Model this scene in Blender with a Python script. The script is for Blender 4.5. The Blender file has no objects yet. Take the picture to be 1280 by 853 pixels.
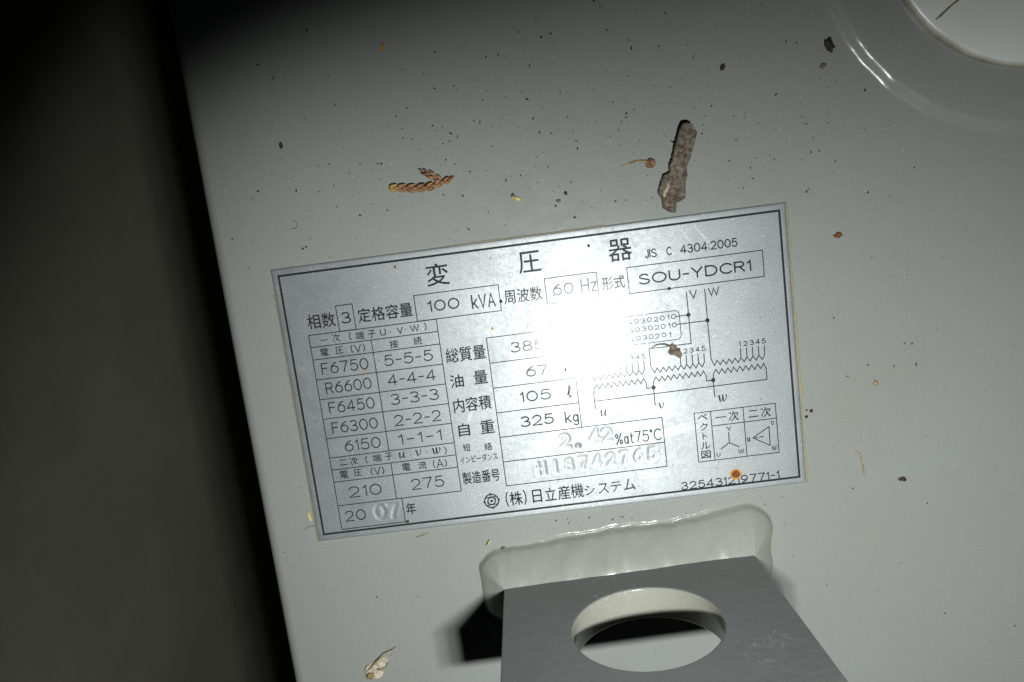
import bpy, bmesh, math, random
import numpy as np
from mathutils import Vector, Matrix

# ------------------------------------------------------------------ scene, camera, light
scene = bpy.context.scene
COL = scene.collection
random.seed(7)
MM = 0.001
H_CAM = 0.18179

cam_d = bpy.data.cameras.new('camera')
cam_d.sensor_fit = 'HORIZONTAL'; cam_d.sensor_width = 36.0
cam_d.lens = 900.912 / 1280 * 36
cam_d.clip_start = 0.005; cam_d.clip_end = 20
cam = bpy.data.objects.new('camera', cam_d); COL.objects.link(cam)
cam.matrix_world = Matrix(((0.99159725, 0.12658272, 0.02667798, -0.00186349),
                           (-0.12909494, 0.98154855, 0.14105651, 0.03650959),
                           (-0.00833041, -0.14331524, 0.98964203, H_CAM),
                           (0, 0, 0, 1)))
scene.camera = cam

world = bpy.data.worlds.new('World'); scene.world = world; world.use_nodes = True
world.node_tree.nodes['Background'].inputs[0].default_value = (0.8, 0.9, 1.0, 1)
world.node_tree.nodes['Background'].inputs[1].default_value = 0.003

scene.view_settings.view_transform = 'Standard'
scene.view_settings.look = 'None'
scene.render.filter_size = 1.2
scene.view_settings.exposure = 0.0
scene.view_settings.gamma = 1.0
scene.view_settings.use_curve_mapping = False

# the camera's flash: a short tube right beside and below the lens, behind an oblong reflector
FLASH = Vector((27, -21, 207)) * MM
# oblong beam, tipped away from the lens so that its soft edge grazes the upper left corner
zl = -Vector((0.575, -1.117, -1)).normalized()
xl = Vector((math.cos(-0.97), math.sin(-0.97), 0)); xl = (xl - zl * xl.dot(zl)).normalized(); yl = zl.cross(xl)
rot = Matrix((xl, yl, zl)).transposed()
FLASH_W = 2.45
for k in range(3):
    ld = bpy.data.lights.new('flash', 'SPOT')
    ld.energy = FLASH_W / 3
    ld.color = (0.98, 1.0, 0.985)
    ld.shadow_soft_size = 0.0032
    ld.spot_size = 2 * 1.332; ld.spot_blend = 0.987
    lo = bpy.data.objects.new('flash', ld); COL.objects.link(lo)
    lo.matrix_world = Matrix.Translation(FLASH + Vector(((k - 1) * 7.5 * MM, 0, 0))) @ rot.to_4x4() @ Matrix.Diagonal((5.062, 1, 1, 1))

# ------------------------------------------------------------------ helpers
def tag(o, label=None, cat=None, group=None, kind=None):
    if label: o['label'] = label
    if cat: o['category'] = cat
    if group: o['group'] = group
    if kind: o['kind'] = kind
    return o

def empty(name, loc=(0, 0, 0)):
    o = bpy.data.objects.new(name, None); COL.objects.link(o)
    o.location = Vector(loc) * MM; o.empty_display_size = 0.01
    return o

def mesh_obj(name, verts, faces, mat, parent=None, smooth=False, mats=None, fmat=None):
    """verts in millimetres, world coordinates"""
    me = bpy.data.meshes.new(name)
    me.from_pydata([(v[0] * MM, v[1] * MM, v[2] * MM) for v in verts], [], faces)
    for m in (mats or [mat]): me.materials.append(m)
    if fmat is not None: me.polygons.foreach_set('material_index', fmat)
    if smooth: me.polygons.foreach_set('use_smooth', [True] * len(me.polygons))
    me.update()
    return link(name, me, parent)

def link(name, me, parent=None):
    o = bpy.data.objects.new(name, me); COL.objects.link(o)
    if parent is not None:
        o.parent = parent
        o.matrix_parent_inverse = WORLD_INV(parent)
    return o

def WORLD_INV(p):
    m = Matrix.Translation(p.location)
    q = p.parent
    return m.inverted() if q is None else (Matrix.Identity(4) if p.location.length == 0 else m.inverted())

def bm_obj(name, bm, mat, parent=None, smooth=False):
    me = bpy.data.meshes.new(name)
    bm.normal_update(); bm.to_mesh(me); bm.free()
    me.transform(Matrix.Scale(MM, 4))
    me.materials.append(mat)
    if smooth: me.polygons.foreach_set('use_smooth', [True] * len(me.polygons))
    return link(name, me, parent)

# ------------------------------------------------------------------ materials
class NT:
    def __init__(self, name):
        self.m = bpy.data.materials.new(name); self.m.use_nodes = True
        self.t = self.m.node_tree; self.b = self.t.nodes['Principled BSDF']
        self.co = self.t.nodes.new('ShaderNodeTexCoord').outputs['Object']
    def n(self, typ, **kw):
        nd = self.t.nodes.new(typ)
        for k, v in kw.items(): setattr(nd, k, v)
        return nd
    def l(self, a, b): self.t.links.new(a, b)
    def noise(self, scale, detail=3, rough=.5, dist=0, vec=None):
        nd = self.n('ShaderNodeTexNoise'); nd.inputs['Scale'].default_value = scale
        nd.inputs['Detail'].default_value = detail; nd.inputs['Roughness'].default_value = rough
        nd.inputs['Distortion'].default_value = dist
        self.l(vec or self.co, nd.inputs['Vector']); return nd.outputs['Fac']
    def vor(self, scale, vec=None, feature='F1', rnd=1.0):
        nd = self.n('ShaderNodeTexVoronoi', feature=feature); nd.inputs['Scale'].default_value = scale
        nd.inputs['Randomness'].default_value = rnd
        self.l(vec or self.co, nd.inputs['Vector']); return nd
    def mapping(self, scale=(1, 1, 1), rot=(0, 0, 0)):
        nd = self.n('ShaderNodeMapping'); nd.inputs['Scale'].default_value = scale; nd.inputs['Rotation'].default_value = rot
        self.l(self.co, nd.inputs['Vector']); return nd.outputs[0]
    def ramp(self, fac, stops):
        nd = self.n('ShaderNodeValToRGB'); r = nd.color_ramp
        while len(r.elements) < len(stops): r.elements.new(.5)
        for e, (p, c) in zip(r.elements, stops):
            e.position = p; e.color = (c, c, c, 1) if isinstance(c, (int, float)) else (*c, 1)
        self.l(fac, nd.inputs[0]); return nd.outputs[0]
    def mix(self, fac, a, b):
        nd = self.n('ShaderNodeMix', data_type='RGBA')
        for s, v in ((nd.inputs[0], fac), (nd.inputs[6], a), (nd.inputs[7], b)):
            if isinstance(v, (int, float)): s.default_value = v
            elif isinstance(v, tuple): s.default_value = (*v, 1)
            else: self.l(v, s)
        return nd.outputs[2]
    def math(self, op, a, b=None):
        nd = self.n('ShaderNodeMath', operation=op)
        for s, v in zip(nd.inputs, (a, b)):
            if v is None: continue
            if isinstance(v, (int, float)): s.default_value = v
            else: self.l(v, s)
        return nd.outputs[0]
    def bump(self, h, dist, strength=1.0, prev=None):
        nd = self.n('ShaderNodeBump'); nd.inputs['Strength'].default_value = strength; nd.inputs['Distance'].default_value = dist
        self.l(h, nd.inputs['Height'])
        if prev is not None: self.l(prev, nd.inputs['Normal'])
        return nd.outputs[0]
    def set(self, **kw):
        for k, v in kw.items():
            s = self.b.inputs[{'color': 'Base Color', 'rough': 'Roughness', 'metal': 'Metallic', 'spec': 'Specular IOR Level', 'normal': 'Normal', 'trans': 'Transmission Weight', 'alpha': 'Alpha', 'coat': 'Coat Weight', 'coatr': 'Coat Roughness'}[k]]
            if isinstance(v, (int, float)): s.default_value = v
            elif isinstance(v, tuple): s.default_value = (*v, 1)
            else: self.l(v, s)
        return self.m

def paint(name, bumpy=1.0, scuff=False, base=(.275, .292, .275), gloss=(.16, .27)):
    t = NT(name)
    big = t.noise(18, 4, .55)
    c = t.mix(t.ramp(big, [(.35, 0), (.7, 1)]), base, tuple(x * y for x, y in zip(base, (.95, .955, .925))))
    fine = t.noise(1500, 3, .6)
    c = t.mix(t.ramp(fine, [(.52, 0), (.85, .45)]), c, (.19, .19, .165))
    film = t.noise(2300, 4, .75)
    c = t.mix(t.ramp(film, [(.5, 0), (.8, .30)]), c, (.44, .45, .42))
    # grime pin-pricks
    v = t.vor(420)
    pk = t.ramp(v.outputs['Distance'], [(.035, 1), (.085, 0)])
    sel = t.ramp(t.noise(90, 2), [(.52, 0), (.66, 1)])
    c = t.mix(t.math('MULTIPLY', t.math('MULTIPLY', pk, sel), .55), c, (.07, .06, .045))
    # faint ochre bloom
    oc = t.ramp(t.noise(70, 5, .65), [(.62, 0), (.8, .28)])
    c = t.mix(oc, c, (.33, .29, .19))
    nrm = t.bump(t.noise(260, 2, .5), .00007 * bumpy, .8)
    nrm = t.bump(t.noise(900, 3, .6), .00002 * bumpy, .8, nrm)
    r = t.ramp(t.noise(120, 4, .6), [(.3, gloss[0]), (.7, gloss[1])])
    if scuff:
        s = t.ramp(t.noise(420, 5, .7, 1.5), [(.55, 0), (.63, 1)])
        s2 = t.ramp(t.noise(55, 2, .5), [(.56, 0), (.66, 1)])
        c = t.mix(t.math('MULTIPLY', t.math('MULTIPLY', s, s2), .26), c, (.62, .62, .58))
        nrm = t.bump(t.noise(330, 4, .62), .00020, .5, nrm)
        nrm = t.bump(t.noise(2600, 2, .5), .00001, 1, nrm)
    return t.set(color=c, rough=r, spec=.42, normal=nrm)

M = {}
M['paint'] = paint('grey_enamel_paint')
M['paint_bumpy_shaded'] = paint('grey_enamel_paint_bumpy_shaded', 1.6, True, (.195, .213, .213))  # lug: tank paint with stronger bumps, darkened to put grazing shade into the colour
M['paint_dusty'] = paint('grey_enamel_paint_dusty', 1.6, True, (.315, .315, .268))
M['weld'] = paint('grey_enamel_on_weld', 1.6, False, (.283, .295, .268), (.13, .22))

def aluminium():
    t = NT('brushed_aluminium')
    g1 = t.noise(2600, 2, .7); g2 = t.noise(700, 4, .7); g3 = t.noise(75, 5, .6); g4 = t.noise(26, 3, .5)
    c = t.mix(t.ramp(g1, [(.34, 0), (.66, 1)]), (.30, .325, .328), (.46, .485, .487))
    c = t.mix(t.ramp(g2, [(.42, 0), (.75, .55)]), c, (.29, .315, .335))
    c = t.mix(t.ramp(g3, [(.45, 0), (.72, .35)]), c, (.25, .275, .295))
    metal = t.ramp(t.noise(210, 5, .65), [(.3, .68), (.75, .5)])
    rough = t.ramp(g2, [(.3, .47), (.7, .56)])
    # wiped scratches
    sc = t.noise(160, 3, .6, 0, t.mapping((1, 18, 1), (0, 0, math.radians(-38))))
    scr = t.ramp(sc, [(.66, 0), (.74, 1)])
    scr = t.math('MULTIPLY', scr, t.ramp(g4, [(.5, 0), (.65, .5)]))
    c = t.mix(scr, c, (.58, .6, .61))
    dust = t.ramp(t.vor(1500).outputs['Distance'], [(.09, 1), (.2, 0)])
    dust = t.math('MULTIPLY', dust, t.ramp(t.noise(300, 3), [(.5, 0), (.62, .8)]))
    c = t.mix(dust, c, (.95, .97, .97))
    nrm = t.bump(g1, .000006, .9)
    nrm = t.bump(g3, .00003, .35, nrm)
    # wiped smears where something rubbed the plate bright
    for (cx, cy, ln, wd, an, st) in ((28.5, -19.0, .014, .0011, .14, .55), (30.0, -17.6, .011, .0005, .17, .5), (-19.9, -7.0, .0035, .0007, 1.15, .4), (44.0, 30.5, .006, .0004, -1.0, .4), (39.5, 31.5, .005, .0003, -1.05, .35)):
        mp = t.n('ShaderNodeMapping', vector_type='TEXTURE')
        mp.inputs['Location'].default_value = (cx * MM, cy * MM, 0); mp.inputs['Rotation'].default_value = (0, 0, an); mp.inputs['Scale'].default_value = (ln, wd, 1)
        t.l(t.co, mp.inputs['Vector'])
        gr = t.n('ShaderNodeTexGradient', gradient_type='SPHERICAL'); t.l(mp.outputs[0], gr.inputs[0])
        k = t.math('MULTIPLY', t.math('MULTIPLY', gr.outputs['Fac'], t.ramp(t.noise(700, 3, .6), [(.35, .2), (.6, 1)])), st)
        c = t.mix(k, c, (.85, .87, .87))
    streak = t.noise(900, 3, .6, 0, t.mapping((.035, 1, 1)))
    nrm = t.bump(streak, .000012, .6, nrm)
    smear = t.noise(38, 4, .6, 2.0)
    rough = t.math('ADD', rough, t.math('MULTIPLY', t.math('SUBTRACT', smear, .5), .22))
    tg = t.n('ShaderNodeCombineXYZ'); tg.inputs[1].default_value = 1
    t.b.inputs['Anisotropic'].default_value = .4
    t.l(tg.outputs[0], t.b.inputs['Tangent'])
    return t.set(color=c, metal=metal, rough=rough, normal=nrm, spec=.5)
M['alu'] = aluminium()

def ink():
    t = NT('black_printing_ink')
    c = t.mix(t.ramp(t.noise(1800, 3, .7), [(.55, 0), (.8, .35)]), (.022, .026, .028), (.22, .24, .25))
    return t.set(color=c, rough=.18, spec=.45, normal=t.bump(t.noise(2600, 2), .000003, .6))
M['ink'] = ink()

def simple(name, c1, c2, scale, rough=.8, bump=.0001, bscale=None, stops=((.38, 0), (.65, 1)), spec=.3):
    t = NT(name)
    c = t.mix(t.ramp(t.noise(scale, 5, .65), list(stops)), c1, c2)
    return t.set(color=c, rough=rough, spec=spec, normal=t.bump(t.noise(bscale or scale, 5, .7), bump, 1))
M['bark'] = simple('dry_bark', (.085, .066, .05), (.25, .215, .17), 900, .95, .0004, 1400)
M['bark_pale'] = simple('torn_bark', (.36, .31, .23), (.55, .5, .4), 600, .9, .0002)
M['soil'] = simple('dark_dirt', (.02, .017, .012), (.08, .066, .05), 1500, .95, .0002)
M['soil_grey'] = simple('grey_dirt', (.08, .075, .062), (.20, .185, .155), 1500, .95, .0002)
M['tan'] = simple('tan_plant_matter', (.20, .15, .07), (.42, .33, .18), 900, .7, .0001)
M['yellow'] = simple('yellow_plant_matter', (.42, .36, .12), (.62, .55, .26), 700, .6, .0001)
M['rust'] = simple('red_rust', (.11, .035, .015), (.25, .09, .03), 1600, .9, .0001)
M['rust_edge'] = simple('orange_rust', (.42, .17, .025), (.60, .34, .08), 2200, .85, .00006)
M['white'] = simple('white_grit', (.7, .7, .68), (.85, .85, .85), 900, .4, .0001, spec=.6)
M['husk'] = simple('papery_husk', (.36, .32, .24), (.60, .56, .47), 700, .6, .0001)
M['husk_dark'] = simple('ochre_husk', (.17, .11, .05), (.36, .26, .13), 700, .7, .0001)
M['seed'] = simple('seed_skin', (.07, .035, .018), (.33, .19, .11), 1100, .55, .0002)
M['glue'] = simple('yellowed_glue', (.29, .285, .21), (.36, .32, .17), 400, .5, .0001)
M['cabinet'] = simple('olive_grey_cabinet_paint', (.33, .335, .26), (.39, .39, .305), 14, .55, .0002, 90)
M['floor'] = simple('bare_concrete_floor', (.22, .22, .19), (.28, .275, .23), 9, .9, .001, 60)

def cedar():
    t = NT('dry_cedar_leaves')
    c = t.mix(t.ramp(t.noise(330, 4, .6), [(.35, 0), (.62, 1)]), (.14, .062, .03), (.33, .17, .08))
    c = t.mix(t.ramp(t.noise(1300, 3, .6), [(.55, 0), (.8, .6)]), c, (.42, .28, .15))
    sx = t.n('ShaderNodeSeparateXYZ'); t.l(t.co, sx.inputs[0])
    tip = t.ramp(t.math('MULTIPLY', t.math('ADD', sx.outputs[0], .0315), 300), [(-0.0, 1), (.9, 0)])
    c = t.mix(tip, c, (.42, .28, .09))
    return t.set(color=c, rough=.55, spec=.4, normal=t.bump(t.noise(1800, 3, .6), .00008, 1))
M['cedar'] = cedar()

def porcelain():
    t = NT('stained_porcelain')
    sx = t.n('ShaderNodeSeparateXYZ'); t.l(t.co, sx.inputs[0])
    r = t.math('SQRT', t.math('ADD', t.math('POWER', sx.outputs[0], 2), t.math('POWER', sx.outputs[1], 2)))
    rr = t.math('ADD', r, t.math('MULTIPLY', t.math('SUBTRACT', t.noise(120, 5, .7), .5), .0014))
    st = t.ramp(t.math('MULTIPLY', rr, 20), [(.722, 0), (.746, .9)])
    c = t.mix(t.ramp(t.noise(60, 4, .6), [(.4, 0), (.75, .5)]), (.70, .74, .69), (.60, .63, .57))
    c = t.mix(st, c, (.20, .15, .08))
    return t.set(color=c, rough=.3, spec=.5, normal=t.bump(t.noise(200, 3), .00003, .5))
M['porcelain'] = porcelain()

# lettering positions on the nameplate: (text, centre x, centre y, width, height) in millimetres
T = {
    'title': [('変', -23.18, 29.78, 5.83, 5.58), ('圧', 0.12, 29.88, 5.58, 5.41), ('器', 22.99, 29.96, 5.91, 5.54)],
    'std': [('JIS', 30.52, 28.14, 2.93, 2.22), ('C', 35.08, 28.13, 1.33, 2.13), ('4304:2005', 45.02, 28.13, 14.35, 2.21)],
    'cap': [('相数', -54.25, 21.97, 7.29, 3.78), ('定格容量', -37.77, 21.96, 14.1, 3.67), ('周波数', -2.47, 21.86, 9.74, 3.65), ('形式', 20.45, 22.04, 5.81, 3.32), ('総質量', -18.98, 8.85, 10.3, 3.84), ('油', -22.17, 2.11, 3.51, 3.45), ('量', -15.98, 2.35, 3.61, 3.55), ('内容積', -19.05, -4.36, 9.87, 3.81), ('自', -22.11, -10.89, 3.01, 3.52), ('重', -16.0, -10.84, 3.75, 3.63), ('短', -22.09, -15.74, 1.94, 1.99), ('絡', -16.49, -16.06, 2.04, 2.1), ('インピーダンス', -19.32, -18.95, 9.82, 2.0), ('製造番号', -19.41, -23.96, 9.86, 3.36)],
    'box': [('3', -47.87, 21.94, 2.53, 2.94), ('100', -22.78, 22.03, 8.12, 2.82), ('kVA', -12.64, 21.78, 6.06, 3.76), ('60', 7.72, 22.11, 5.29, 2.91), ('Hz', 14.23, 22.26, 4.04, 3.64), ('SOU-YDCR1', 40.97, 21.95, 28.24, 2.77)],
    'prim': [('一', -54.3, 16.95, 2.02, 0.21), ('次', -51.17, 17.13, 2.12, 2.11), ('(', -47.54, 17.1, 0.58, 2.11), ('端', -45.06, 16.94, 2.22, 2.11), ('子', -42.0, 17.02, 2.01, 2.01), ('U', -39.07, 17.02, 1.48, 1.74), ('·', -37.24, 16.84, 0.32, 0.32), ('V', -34.67, 16.93, 1.58, 1.74), ('·', -33.28, 16.97, 0.32, 0.32), ('W', -30.93, 17.04, 2.42, 1.74), (')', -28.16, 17.11, 0.58, 2.11), ('電', -54.77, 13.84, 2.13, 2.02), ('圧', -50.9, 13.88, 2.13, 1.91), ('(V)', -46.1, 13.8, 3.71, 2.12), ('接', -36.77, 13.67, 2.22, 2.12), ('続', -30.63, 13.74, 2.22, 2.12), ('F6750', -50.16, 9.62, 12.26, 2.99), ('R6600', -50.04, 4.44, 11.98, 3.02), ('F6450', -50.08, -0.77, 12.03, 3.04), ('F6300', -50.13, -6.14, 12.08, 3.01), ('6150', -48.91, -11.36, 9.52, 3.04), ('5-5-5', -33.64, 9.66, 12.62, 2.88), ('4-4-4', -33.57, 4.5, 12.51, 2.9), ('3-3-3', -33.58, -0.63, 12.56, 2.93), ('2-2-2', -33.62, -6.26, 12.24, 2.95), ('1-1-1', -33.79, -11.45, 11.32, 2.87), ('二', -54.68, -15.57, 2.07, 1.56), ('次', -51.94, -15.58, 2.17, 2.11), ('(', -48.55, -15.62, 0.6, 2.0), ('端', -45.75, -15.52, 2.28, 2.11), ('子', -42.63, -15.47, 1.95, 2.0), ('@u', -39.1, -15.59, 2.17, 1.55), ('·', -36.9, -15.87, 0.38, 0.39), ('@v', -34.84, -15.57, 1.84, 1.66), ('·', -32.57, -15.69, 0.38, 0.39), ('@w', -30.11, -15.61, 2.48, 1.77), (')', -27.68, -15.75, 0.59, 2.0), ('電', -55.05, -18.86, 2.18, 2.12), ('圧', -51.37, -18.81, 2.18, 1.9), ('(V)', -46.19, -19.02, 3.59, 2.23), ('電', -38.51, -18.93, 2.17, 2.12), ('流', -34.26, -18.96, 2.17, 2.12), ('(A)', -29.63, -19.04, 3.68, 2.34), ('210', -50.26, -23.9, 8.74, 3.04), ('275', -33.61, -23.85, 8.7, 3.03), ('20', -53.89, -30.31, 5.61, 2.95)],
    'year': [('年', -38.97, -30.31, 2.63, 3.29)],
    'weight': [('385', -3.05, 8.91, 8.63, 2.76), ('67', -1.46, 2.19, 5.57, 2.79), ('105', -2.64, -4.25, 8.08, 2.81), ('325', -2.99, -10.76, 8.67, 2.84), ('kg', 5.98, -11.43, 3.59, 3.98), ('ℓ', 6.02, 1.69, 1.28, 2.88), ('ℓ', 6.13, -4.29, 1.28, 3.37), ('%at75°C', 22.51, -18.47, 11.98, 3.15)],
    'maker': [('(株)', -11.1, -31.03, 5.45, 4.11), ('日', -5.54, -31.1, 2.53, 3.62), ('立', -1.99, -31.05, 3.0, 3.52), ('産', 1.64, -31.02, 3.37, 3.81), ('機', 5.09, -30.97, 3.46, 3.9), ('シ', 8.35, -31.24, 2.71, 2.73), ('ス', 11.97, -31.21, 2.8, 2.83), ('テ', 15.27, -31.13, 2.98, 2.73), ('ム', 18.85, -31.0, 3.07, 3.21)],
    'num': [('325431219771-1', 45.05, -33.23, 25.73, 2.14)],
    'sdig': [('5', 20.35, 11.56, 1.26, 1.28), ('4', 23.51, 11.47, 1.26, 1.28), ('3', 26.78, 11.46, 1.26, 1.28), ('2', 30.09, 11.49, 1.26, 1.28), ('1', 33.22, 11.55, 0.54, 1.27), ('5', 20.33, 9.35, 1.26, 1.28), ('4', 23.61, 9.39, 1.26, 1.28), ('3', 26.88, 9.38, 1.26, 1.28), ('2', 30.15, 9.42, 1.26, 1.28), ('1', 33.28, 9.43, 0.54, 1.28), ('4', 23.59, 7.09, 1.26, 1.29), ('3', 26.88, 7.22, 1.26, 1.28), ('2', 30.06, 7.13, 1.26, 1.28), ('1', 33.27, 7.04, 0.54, 1.28)],
    'tdig': [('1', 50.59, 2.45, 0.4, 1.33), ('2', 52.08, 2.4, 1.08, 1.33), ('3', 53.62, 2.43, 1.08, 1.33), ('4', 55.16, 2.46, 1.08, 1.33), ('5', 56.65, 2.46, 1.08, 1.33), ('1', 35.28, 2.44, 0.41, 1.34), ('2', 36.77, 2.38, 1.08, 1.34), ('3', 38.32, 2.41, 1.08, 1.34), ('4', 39.87, 2.45, 1.08, 1.34), ('5', 41.37, 2.44, 1.08, 1.34), ('1', 19.9, 2.42, 0.41, 1.34), ('2', 21.4, 2.36, 1.09, 1.34), ('3', 22.96, 2.4, 1.09, 1.34), ('4', 24.52, 2.43, 1.09, 1.34), ('5', 26.02, 2.42, 1.09, 1.34)],
    'dlab': [('V', 40.06, 16.56, 1.96, 2.26), ('W', 45.23, 16.57, 2.85, 2.16), ('@v', 29.19, -11.04, 1.55, 1.6), ('@w', 45.0, -11.08, 2.55, 1.79), ('@u', 14.28, -11.03, 2.11, 1.61)],
    'vec': [('ベ', 39.46, -15.4, 2.56, 1.61), ('ク', 39.59, -17.95, 2.02, 2.0), ('ト', 39.59, -20.48, 1.19, 1.72), ('ル', 39.54, -23.07, 2.39, 1.92), ('図', 39.46, -25.47, 2.49, 2.12), ('一', 44.1, -15.99, 2.74, 0.19), ('次', 47.46, -16.09, 2.65, 2.65), ('二', 52.51, -16.12, 2.64, 1.89), ('次', 55.72, -16.1, 2.64, 2.65), ('V', 45.94, -19.24, 1.01, 1.14), ('U', 42.67, -25.88, 1.01, 1.15), ('W', 48.58, -25.72, 1.56, 1.25), ('@u', 50.81, -22.83, 0.92, 1.15), ('@v', 57.18, -19.24, 0.91, 1.14), ('@w', 57.25, -25.96, 1.56, 1.15)],
    'stampY': [('0', -47.28, -30.17, 3.18, 4.2), ('7', -43.87, -30.26, 2.96, 4.2)],
    'stampI': [('2', 3.44, -17.19, 3.15, 4.11), ('4', 11.4, -16.77, 3.05, 4.1), ('2', 14.41, -16.91, 3.04, 4.1)],
    'stampDot': [('.', 6.73, -18.91, 0.93, 0.96)],
    'stampS': [('H', -3.44, -23.74, 2.37, 3.73), ('1', 0.22, -23.7, 0.5, 3.73), ('8', 3.84, -23.66, 2.37, 3.72), ('7', 7.49, -23.62, 2.36, 3.72), ('4', 11.14, -23.58, 2.36, 3.72), ('2', 14.75, -23.54, 2.36, 3.72), ('7', 18.39, -23.5, 2.36, 3.71), ('6', 21.99, -23.46, 2.35, 3.71), ('5', 25.63, -23.42, 2.35, 3.71)],
    'dots': [(38.37, 11.52), (43.01, 9.5), (27.72, -6.03), (43.07, -6.03)],
}

# ------------------------------------------------------------------ setting: floor and tank
Z0 = -0.5                    # tank cover surface (mm); the nameplate's face is z = 0
mesh_obj('floor', [(-6000, -6000, -700), (6000, -6000, -700), (6000, 6000, -700), (-6000, 6000, -700)], [(0, 1, 2, 3)], M['floor'])['kind'] = 'structure'

bm = bmesh.new()
bmesh.ops.create_cube(bm, size=1, matrix=Matrix.Translation((-480, 0, -320)) @ Matrix.Diagonal((500, 1800, 758, 1)))
bmesh.ops.bevel(bm, geom=bm.edges[:], offset=4, segments=3, affect='EDGES', profile=.5)
tag(bm_obj('steel_cabinet', bm, M['cabinet']), 'dim olive grey cabinet side across the dark gap left of the transformer', 'cabinet')

tank = tag(empty('transformer_tank', (200, 50, -700)), 'big grey painted steel transformer tank carrying the nameplate and lifting lug', 'transformer')
bm = bmesh.new()
X0, X1, Y0, Y1 = -79.0, 520.0, -330.0, 420.0
vs = [bm.verts.new(p) for p in ((X0, Y0, -699), (X1, Y0, -699), (X1, Y1, -699), (X0, Y1, -699), (X0, Y0, Z0), (X1, Y0, Z0), (X1, Y1, Z0), (X0, Y1, Z0))]
for f in ((0, 3, 2, 1), (4, 5, 6, 7), (0, 1, 5, 4), (1, 2, 6, 5), (2, 3, 7, 6), (3, 0, 4, 7)): bm.faces.new([vs[i] for i in f])
edges = [e for e in bm.edges if not (e.verts[0].co.z < -200 and e.verts[1].co.z < -200)]
bmesh.ops.bevel(bm, geom=edges, offset=3.2, segments=7, affect='EDGES', profile=.5)
body = bm_obj('tank_body', bm, M['paint'], tank, True)
for p in body.data.polygons: p.use_smooth = p.area < 0.004

def vnoise(*p):
    from mathutils import noise
    return noise.noise(Vector(p))
# raised collar, upper right, and the porcelain cap standing in it
CC = Vector((127.6, 97.3))
def lathe(name, prof, mat, parent, n=160, centre=CC, wav=0.0):
    vs, fs = [], []
    for r, z in prof:
        for k in range(n):
            a = 2 * math.pi * k / n
            wv = wav * (vnoise(math.cos(a) * 7, math.sin(a) * 7, r * .12) + .5 * vnoise(math.cos(a) * 19, math.sin(a) * 19, r * .2))
            vs.append((centre.x + (r + wv) * math.cos(a), centre.y + (r + wv) * math.sin(a), z + wv * .25))
    for i in range(len(prof) - 1):
        for k in range(n):
            a, b = i * n + k, i * n + (k + 1) % n
            fs.append((a, b, b + n, a + n))
    return mesh_obj(name, vs, fs, mat, parent, True)
prof = [(57, Z0 - .4), (54.4, Z0 - .03)]
for k in range(25):
    s = k / 24
    prof.append((52.9 - 4.1 * s, Z0 + 1.55 * (s * s * s * (s * (6 * s - 15) + 10))))
prof += [(46, Z0 + 1.54), (43, Z0 + 1.48), (39, Z0 + 1.38), (36, Z0 + 1.3), (30, Z0 + 1.3)]
lathe('raised_collar', prof, M['paint'], tank, 240, wav=.28)
cap = tag(empty('porcelain_cap', (CC.x, CC.y, Z0 + 1.3)), 'round white porcelain cap with brown grimy rim in the upper right corner', 'cap')
prof = [(37.0, Z0 + 1.0), (37.1, Z0 + 2.2)] + [(37.1 - 1.5 * (1 - math.cos(a)), Z0 + 2.2 + 1.5 * math.sin(a)) for a in (.3, .6, .9, 1.2, 1.5)] + [(30, 3.45), (20, 3.7), (10, 3.85), (.02, 3.9)]
disc = lathe('cap_disc', prof, M['porcelain'], None)
disc.data.transform(Matrix.Translation(-Vector((CC.x, CC.y, 0)) * MM)); disc.location = (0, 0, -(Z0 + 1.3) * MM); disc.parent = cap

# ------------------------------------------------------------------ lifting lug (plate with a round eye) and its weld
LT = Vector((0.99980, 0.02015, 0)); LN_ = Vector((-0.02015, 0.99980, 0)); LUP = Vector((0, 0, 1))
LA = Vector((-17.0, -52.41, 0)); LW, LTHK, LH = 64.8, 8.0, 60.2
HC, HR, NSEG = (32.6, 32.4), 16.6, 96
lug = link('lifting_lug', bpy.data.meshes.new('lifting_lug'), tank)
bm = bmesh.new()
angs = sorted([2 * math.pi * k / NSEG for k in range(NSEG)] + [math.atan2(z - HC[1], x - HC[0]) % (2 * math.pi) for x in (0, LW) for z in (-3, LH)])
def rim(a):
    dx, dz = math.cos(a), math.sin(a); t = 1e9
    for d, lo, hi, c in ((dx, 0, LW, HC[0]), (dz, -3, LH, HC[1])):
        if d > 1e-9: t = min(t, (hi - c) / d)
        if d < -1e-9: t = min(t, (lo - c) / d)
    return HC[0] + dx * t, HC[1] + dz * t
def lp(x, z, d): return LA + LT * x + LUP * z + LN_ * d
loops = []
def loop(fn, d): loops.append([bm.verts.new(lp(*fn(a), d)) for a in angs])
def rin(a):
    x, z = rim(a)
    return min(max(x, .3), LW - .3), min(z, LH - .3)
circ = lambda rr: (lambda a: (HC[0] + rr * math.cos(a), HC[1] + rr * math.sin(a)))
loop(rim, -.3); loop(rin, 0); loop(circ(HR + .45), 0); loop(circ(HR + .12), -.13); loop(circ(HR), -.45)
loop(circ(HR), -LTHK + .45); loop(circ(HR + .12), -LTHK + .13); loop(circ(HR + .45), -LTHK); loop(rin, -LTHK); loop(rim, -LTHK + .3)
N = len(angs)
sm = []
for i in range(10):
    A_, B_ = loops[i], loops[(i + 1) % 10]
    for k in range(N):
        f = bm.faces.new((A_[k], B_[k], B_[(k + 1) % N], A_[(k + 1) % N]))
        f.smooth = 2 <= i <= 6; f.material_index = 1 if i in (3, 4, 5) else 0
bmesh.ops.recalc_face_normals(bm, faces=bm.faces)
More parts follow.
